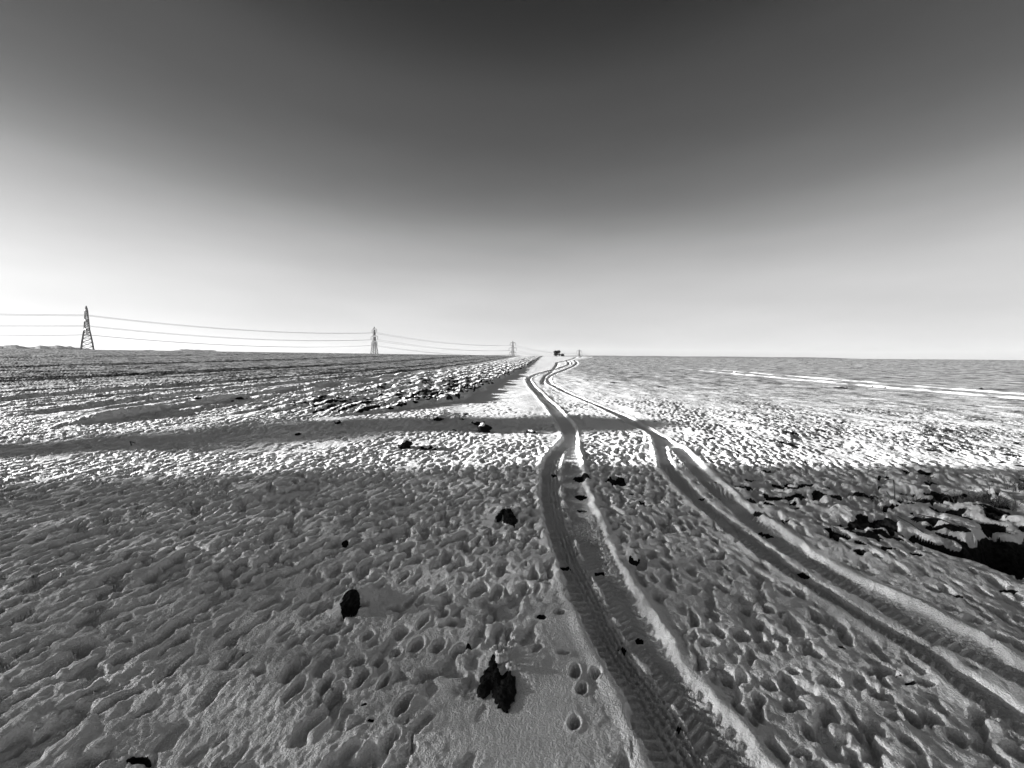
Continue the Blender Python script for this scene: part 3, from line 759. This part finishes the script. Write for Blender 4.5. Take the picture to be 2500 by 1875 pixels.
far_bush(1373, 170, 1.8, 1.15, 6, 'low dark bush beside the rounded one at the end of the track', 800)

# ------------------------------------------------------------------ clods and stones
CLOD_MESH = []
def clod_meshes(k):
    rr = random.Random(100 + k)
    bm = bmesh.new(); bmesh.ops.create_icosphere(bm, subdivisions=3, radius=1.0)
    sx, sy, sz = rr.uniform(0.85, 1.2), rr.uniform(0.75, 1.0), rr.uniform(0.65, 0.9)
    for v in bm.verts:
        p = v.co.copy()
        n = float(perlin(np.array([p.x * 1.3 + k * 7]), np.array([p.y * 1.3 + p.z * 1.9]), 200 + k)[0]) * 0.38 + \
            float(perlin(np.array([p.x * 3.4 + p.z * 2]), np.array([p.y * 3.4 - p.z * 2.2]), 230 + k)[0]) * 0.20
        for ax in ((0.6, 0.5, 0.62), (-0.8, 0.1, 0.5), (0.1, -0.9, 0.4)):   # broken, flattish faces
            a = Vector(ax).normalized(); d = p.dot(a)
            if d > 0.72: p -= a * (d - 0.72) * 0.8
        p *= 1 + n
        v.co = Vector((p.x * sx, p.y * sy, p.z * sz))
    me = bpy.data.meshes.new('clod'); bm.to_mesh(me); me.materials.append(M_SOIL); me.shade_smooth()
    cap = bm.copy()
    kill = [f for f in cap.faces if (f.normal.z + 0.35 * f.normal.y) < 0.66 + 0.22 * math.sin(f.calc_center_median().x * 5 + k)]
    bmesh.ops.delete(cap, geom=kill, context='FACES')
    for v in cap.verts: v.co += v.normal * 0.03 + Vector((0, 0, 0.03))
    base = list(cap.faces)
    ret = bmesh.ops.extrude_face_region(cap, geom=base)
    for e in ret['geom']:
        if isinstance(e, bmesh.types.BMVert): e.co -= Vector((0, 0, 0.08))
    bmesh.ops.recalc_face_normals(cap, faces=cap.faces)
    mc = bpy.data.meshes.new('snow_cap'); cap.to_mesh(mc); mc.materials.append(M_CAP); mc.shade_smooth()
    bm.free(); cap.free()
    return me, mc
CLOD_MESH = [clod_meshes(k) for k in range(8)]
def clod(x, y, z, w, h, k, rz, label, group=None, name='soil_clod', sink=0.35, cap=True, cat='clod'):
    root = tag(empty(name, (x, y, z + h * (0.5 - sink)), rz), label, cat, group)
    me, mc = CLOD_MESH[k % 8]
    b = bpy.data.objects.new('earth', me); COL.objects.link(b); b.parent = root; b.scale = (w / 2, w / 2 * 0.9, h / 2)
    if cap:
        c = bpy.data.objects.new('snow_cap', mc); COL.objects.link(c); c.parent = root; c.scale = b.scale
    return root
# px, py of foot, width px, height px, variant, sink, cap, label
NAMED = [
    (1551, 1378, 24, 30, 4, 0.25, True, 'upright dark stone between the left and right ruts'),
    (1968, 1400, 22, 16, 6, 0.2, False, 'thin dark stone lying on the ridge between the right ruts'),
    (840, 1336, 18, 16, 7, 0.2, False, 'small jagged dark lump on the pitted snow at left'),
    (664, 1216, 26, 16, 2, 0.3, True, 'low dark lump at the left just inside the shade'),
    (1180, 1054, 36, 24, 0, 0.2, True, 'black boulder-like clod in front of another on the shaded lane'),
    (1167, 1036, 28, 16, 3, 0.25, True, 'black clod behind the boulder-like one on the lane'),
    (1072, 1024, 34, 13, 5, 0.3, True, 'low wide clod on the shaded lane, second from the boulder'),
    (1130, 1022, 16, 8, 6, 0.3, True, 'small clod between the low wide clod and the boulder'),
    (986, 1094, 36, 22, 1, 0.25, True, 'black pointed clod on the sunlit snow strip'),
    (1040, 1096, 24, 10, 4, 0.3, True, 'flat dark clod right of the pointed one on the sunlit strip'),
    (1060, 1098, 12, 9, 7, 0.3, True, 'tiny clod at the right end of the sunlit trio'),
    (822, 1034, 18, 12, 2, 0.25, True, 'dark clod at the foot of the ploughed edge by the lane'),
    (725, 1058, 16, 8, 7, 0.25, False, 'small spiky clod in the shaded lane'),
    (1297, 1055, 20, 12, 4, 0.3, True, 'small black clod by the left rut at the edge of the sun'),
    (2245, 1062, 22, 11, 3, 0.3, True, 'dark stone in a snow ring on the sunlit field at right'),
    (2057, 949, 22, 7, 6, 0.3, True, 'dark elongated clod near the old wheel lines'),
    (1796, 911, 9, 5, 1, 0.3, True, 'small far clod beside the start of the old wheel lines'),
    (2484, 1083, 10, 7, 2, 0.3, False, 'small dark stone at the right edge of the sunlit field'),
    (2398, 952, 7, 6, 5, 0.3, False, 'tiny far stone above the old wheel lines at right'),
    (1948, 1200, 34, 18, 0, 0.35, True, 'low earthy lump right of the right ruts in the shade'),
    (2265, 1158, 26, 14, 4, 0.35, True, 'dark clod in a snow cup where the sunlit field begins'),
    (1940, 1225, 16, 16, 7, 0.3, True, 'small upright clod right of the right ruts'),
]
NP = [P(n[0], n[1]) for n in NAMED]
NP = [(X, Y + 0.3 * n[2] * Y / FPX) for (X, Y), n in zip(NP, NAMED)]
NZ = field(np.array([p[0] for p in NP]), np.array([p[1] for p in NP]))[0]
for (px, py, w, h, k, sink, cap, lab), (X, Y), Z in zip(NAMED, NP, NZ):
    ppm = FPX / Y
    clod(X, Y, float(Z), w / ppm * 1.05, h / ppm * 1.15, k, k * 0.9, lab, sink=sink, cap=cap)
# lumps of bare frozen earth with a surveyed footprint
def inside_poly(px, py, poly):
    c = np.zeros(px.shape, bool); n = len(poly)
    for i in range(n):
        (x0, y0), (x1, y1) = poly[i], poly[(i + 1) % n]
        k = (y0 > py) != (y1 > py)
        xi = (x1 - x0) * (py - y0) / (y1 - y0 + 1e-12) + x0
        c ^= k & (px < xi)
    return c
def earth_lump(name, label, polys, height, caps, seed):
    """rough domed earth over each footprint (photo survey points), frost clinging to the far rim"""
    g = [[P(a, b) for a, b in poly] for poly in polys]
    cx = sum(p[0] for p in g[0]) / len(g[0]); cy = sum(p[1] for p in g[0]) / len(g[0])
    cz = float(field(np.array([cx]), np.array([cy]))[0][0])
    root = tag(empty(name, (cx, cy, cz)), label, 'clod')
    for poly in g:
        xs = [p[0] for p in poly]; ys_ = [p[1] for p in poly]; st = max(0.0045, (max(xs) - min(xs)) / 46)
        X, Y = np.meshgrid(np.arange(min(xs) - st, max(xs) + 2 * st, st), np.arange(min(ys_) - st, max(ys_) + 2 * st, st))
        jx = X + 0.010 * perlin(X * 45, Y * 45, seed); jy = Y + 0.010 * perlin(X * 45 + 9, Y * 45, seed + 1)
        ins = inside_poly(jx, jy, poly)
        d = np.full(X.shape, 9.0)
        for i in range(len(poly)):
            a = np.array(poly[i]); b = np.array(poly[(i + 1) % len(poly)]); ab = b - a
            t = np.clip(((X - a[0]) * ab[0] + (Y - a[1]) * ab[1]) / (ab @ ab + 1e-12), 0, 1)
            d = np.minimum(d, np.hypot(X - a[0] - t * ab[0], Y - a[1] - t * ab[1]))
        dm = max(d[ins].max(), 0.01) if ins.any() else 0.01
        Z = field(X, Y)[0] - cz + np.where(ins, 0.006 + height * np.sqrt(np.clip(d / dm, 0, 1)) * (1 + 0.7 * perlin(X * 22, Y * 22, seed + 2) + 0.35 * perlin(X * 60, Y * 60, seed + 3)), -0.03)
        idx = -np.ones(X.shape, int); idx[ins] = np.arange(ins.sum())
        grow = ins.copy(); grow[1:] |= ins[:-1]; grow[:-1] |= ins[1:]; grow[:, 1:] |= ins[:, :-1]; grow[:, :-1] |= ins[:, 1:]
        idx = -np.ones(X.shape, int); idx[grow] = np.arange(grow.sum())
        V = np.stack([X[grow] - cx, Y[grow] - cy, Z[grow]], 1)
        F = [(idx[i, j], idx[i, j + 1], idx[i + 1, j + 1], idx[i + 1, j]) for i in range(X.shape[0] - 1) for j in range(X.shape[1] - 1)
             if grow[i, j] and grow[i, j + 1] and grow[i + 1, j] and grow[i + 1, j + 1]]
        mesh_obj('earth', V, F, M_SOIL, root, smooth=True)
    rr = random.Random(seed)
    for (a, b, size, n) in caps:
        m = MB(); X0, Y0_ = P(a, b)
        vv = []; ff = []
        for _ in range(n):
            x = X0 + rr.gauss(0, size); y = Y0_ + rr.gauss(0, size * 0.7); r_ = rr.uniform(0.008, 0.018)
            bm = bmesh.new(); bmesh.ops.create_icosphere(bm, subdivisions=1, radius=r_)
            i0 = len(vv)
            for v in bm.verts: vv.append((x - cx + v.co.x * rr.uniform(0.7, 1.3), y - cy + v.co.y, height * 0.8 + v.co.z * rr.uniform(0.7, 1.2) + rr.uniform(0, 0.02)))
            for f in bm.faces: ff.append(tuple(i0 + v.index for v in f.verts))
            bm.free()
        tag(mesh_obj('frost', vv, ff, M_CAP, root, smooth=True), kind='stuff')
def sc(x0, y0, k, pts): return [(x0 + a / k, y0 + b / k) for a, b in pts]
FRONT = sc(1140, 1560, 8.295, [(540, 280), (470, 340), (430, 520), (330, 620), (250, 750), (200, 950), (220, 1080), (310, 1160), (400, 1160), (480, 1000), (520, 1080), (560, 1250),
                               (680, 1430), (830, 1460), (900, 1300), (980, 1200), (1010, 1000), (960, 840), (880, 700), (840, 560), (780, 600), (690, 660), (620, 540), (600, 470), (660, 430),
                               (760, 280), (640, 360), (580, 320)])
FRONT = [(a, b + 8) for a, b in FRONT]
earth_lump('soil_clod', 'largest black clod in the front snow, two-lobed, frost along its top', [FRONT], 0.012, [(1226, 1618, 0.012, 26), (1252, 1640, 0.010, 18), (1218, 1600, 0.022, 26)], 71)
earth_lump('soil_clod', 'black clod under a dome of snow left of the largest one', [[(a, b + 5) for a, b in sc(700, 1200, 2.4575, [(345, 632), (400, 616), (440, 645), (446, 690), (405, 716), (352, 738), (324, 728), (322, 680)])]], 0.02, [(862, 1452, 0.02, 14)], 75)
earth_lump('soil_clod', 'two-piece black clod beside the left rut, domed with snow', [[(a, b + 5) for a, b in sc(700, 1200, 2.4575, [(1300, 128), (1342, 122), (1388, 180), (1362, 203), (1330, 192), (1296, 172)])],
           [(a, b + 5) for a, b in sc(700, 1200, 2.4575, [(1248, 152), (1288, 122), (1312, 122), (1292, 150), (1268, 166)])]], 0.02, [(1252, 1252, 0.03, 12)], 79)
# clods along the edge of the plough land: countless look-alikes, each its own thing
spots = []
while len(spots) < 260:
    y = 10.8 * math.exp(rng.random() ** 1.1 * 2.1)
    q = -3.2 - 2.2 * max(0, 1 - (y - 8.5) / 5.5) * (1 if y < 14 else 0) - abs(rng.gauss(0, 1.0)) * (0.6 if rng.random() < 0.45 else 3.2)
    if q > -10.6: spots.append((q + 0.096 * y, y))
SZ = field(np.array([p[0] for p in spots]), np.array([p[1] for p in spots]))[0]
for (x, y), Z in zip(spots, SZ):
    w = rng.uniform(0.07, 0.19) * (1 + 0.012 * y)
    clod(x, y, float(Z), w, w * rng.uniform(0.5, 0.85), rng.randrange(8), rng.uniform(0, 6.28), 'snow-capped black clod on the ploughed strip left of the track',
         'clods strewn along the ploughed strip', sink=0.30)

# ------------------------------------------------------------------ dead grass by the ditch
def blades(n, spread, length, seed, lean=0.6):
    rr = random.Random(seed); m = MB()
    for _ in range(n):
        a = rr.uniform(0, 6.28); L = length * rr.uniform(0.4, 1.1); bx, by = rr.gauss(0, spread), rr.gauss(0, spread * 0.6)
        le = rr.uniform(0.1, 1) * lean * L; pts = []
        for k in range(6):
            t = k / 5; pts.append((bx + math.cos(a) * le * t * t, by + math.sin(a) * le * t * t, -0.02 + L * (t - 0.42 * lean * t * t * t)))
        m.tube(pts, lambda u: 0.0035 * (1 - 0.75 * u), 3)
    return m
def tuft(px, py, n, spread, length, seed, lean, label):
    X, Y = P(px, py); z = float(field(np.array([X]), np.array([Y]), False)[0][0])
    root = tag(empty('grass_tuft', (X, Y, z)), label, 'grass', 'dead grass beside the ditch')
    blades(n, spread, length, seed, lean).build('dead_blades', M_STRAW, root)
    blades(max(3, n // 8), spread * 0.7, length * 1.4, seed + 50, lean * 0.5).build('seed_stalks', M_STRAW, root)
tuft(2232, 1216, 80, 0.06, 0.14, 1, 0.9, 'bushy dead grass tuft nearest the tall bent stalk')
tuft(2370, 1226, 90, 0.10, 0.16, 2, 1.0, 'wide dead grass tuft behind the ditch, left of two')
tuft(2425, 1228, 90, 0.10, 0.18, 3, 1.0, 'wide dead grass tuft behind the ditch, right of two')
tuft(2492, 1205, 50, 0.05, 0.17, 4, 0.6, 'dead grass tuft cut by the right edge of the picture')
tuft(2105, 1205, 40, 0.08, 0.05, 5, 1.2, 'flattened dark grass left of the tall bent stalk')
def stalk(pts, rad, label):
    w = [(P(a, b)[0], P(a, b)[1], h) for a, b, h in pts]
    z = float(field(np.array([w[0][0]]), np.array([w[0][1]]), False)[0][0])
    o = MB().tube([(x, y, z + h) for x, y, h in w], rad, 4).build('grass_stalk', M_STRAW)
    tag(o, label, 'stalk', 'single dead stalks in the snow')
stalk([(2186, 1206, -0.03), (2184, 1206, 0.10), (2180, 1206, 0.24), (2165, 1206, 0.245), (2158, 1206, 0.225)], 0.006, 'tall dead stalk bent over square at its top')
stalk([(2180, 1210, -0.02), (2172, 1210, 0.05), (2164, 1210, 0.10)], 0.006, 'short leaning stalk at the foot of the tall bent one')
stalk([(2255, 1298, 0.0), (2220, 1290, 0.06), (2190, 1284, 0.10)], 0.005, 'long pale straw slanting over the snow above the ditch')
stalk([(2340, 1300, 0.06), (2290, 1288, 0.09), (2240, 1275, 0.08)], 0.005, 'dark straw lying across the bank behind the ditch')
stalk([(2160, 1262, -0.01), (2150, 1262, 0.04), (2152, 1262, 0.075), (2166, 1262, 0.07)], 0.004, 'small hooked straw left of the ditch bank')
stalk([(1244, 1326, -0.02), (1243, 1326, 0.045)], 0.004, 'short stub of straw left of the left rut')
stalk([(322, 1086, -0.02), (318, 1086, 0.07), (330, 1086, 0.04)], 0.012, 'bent dark twig in the shaded lane at far left')
stalk([(512, 1168, -0.02), (510, 1168, 0.06), (514, 1168, 0.10)], 0.008, 'dark twig standing in the sunlit strip at left')

# ------------------------------------------------------------------ thin winter haze
def haze(density):
    m = bpy.data.materials.new('haze'); m.use_nodes = True
    n, l = m.node_tree.nodes, m.node_tree.links; n.clear()
    o = n.new('ShaderNodeOutputMaterial'); v = n.new('ShaderNodeVolumePrincipled')
    v.inputs['Color'].default_value = (0.9, 0.9, 0.9, 1); v.inputs['Density'].default_value = density; v.inputs['Anisotropy'].default_value = 0.1
    l.new(v.outputs[0], o.inputs['Volume'])
    x0, x1, y0, y1, z0, z1 = -3200, 3200, -400, 3400, -60, 75
    vv = [(x, y, z) for z in (z0, z1) for y in (y0, y1) for x in (x0, x1)]
    ff = [(0, 2, 3, 1), (4, 5, 7, 6), (0, 1, 5, 4), (2, 6, 7, 3), (0, 4, 6, 2), (1, 3, 7, 5)]
    ob = mesh_obj('haze', vv, ff, m)
    tag(ob, 'thin pale winter haze over the land', kind='stuff')
HAZE = 0.00007
if HAZE: haze(HAZE)
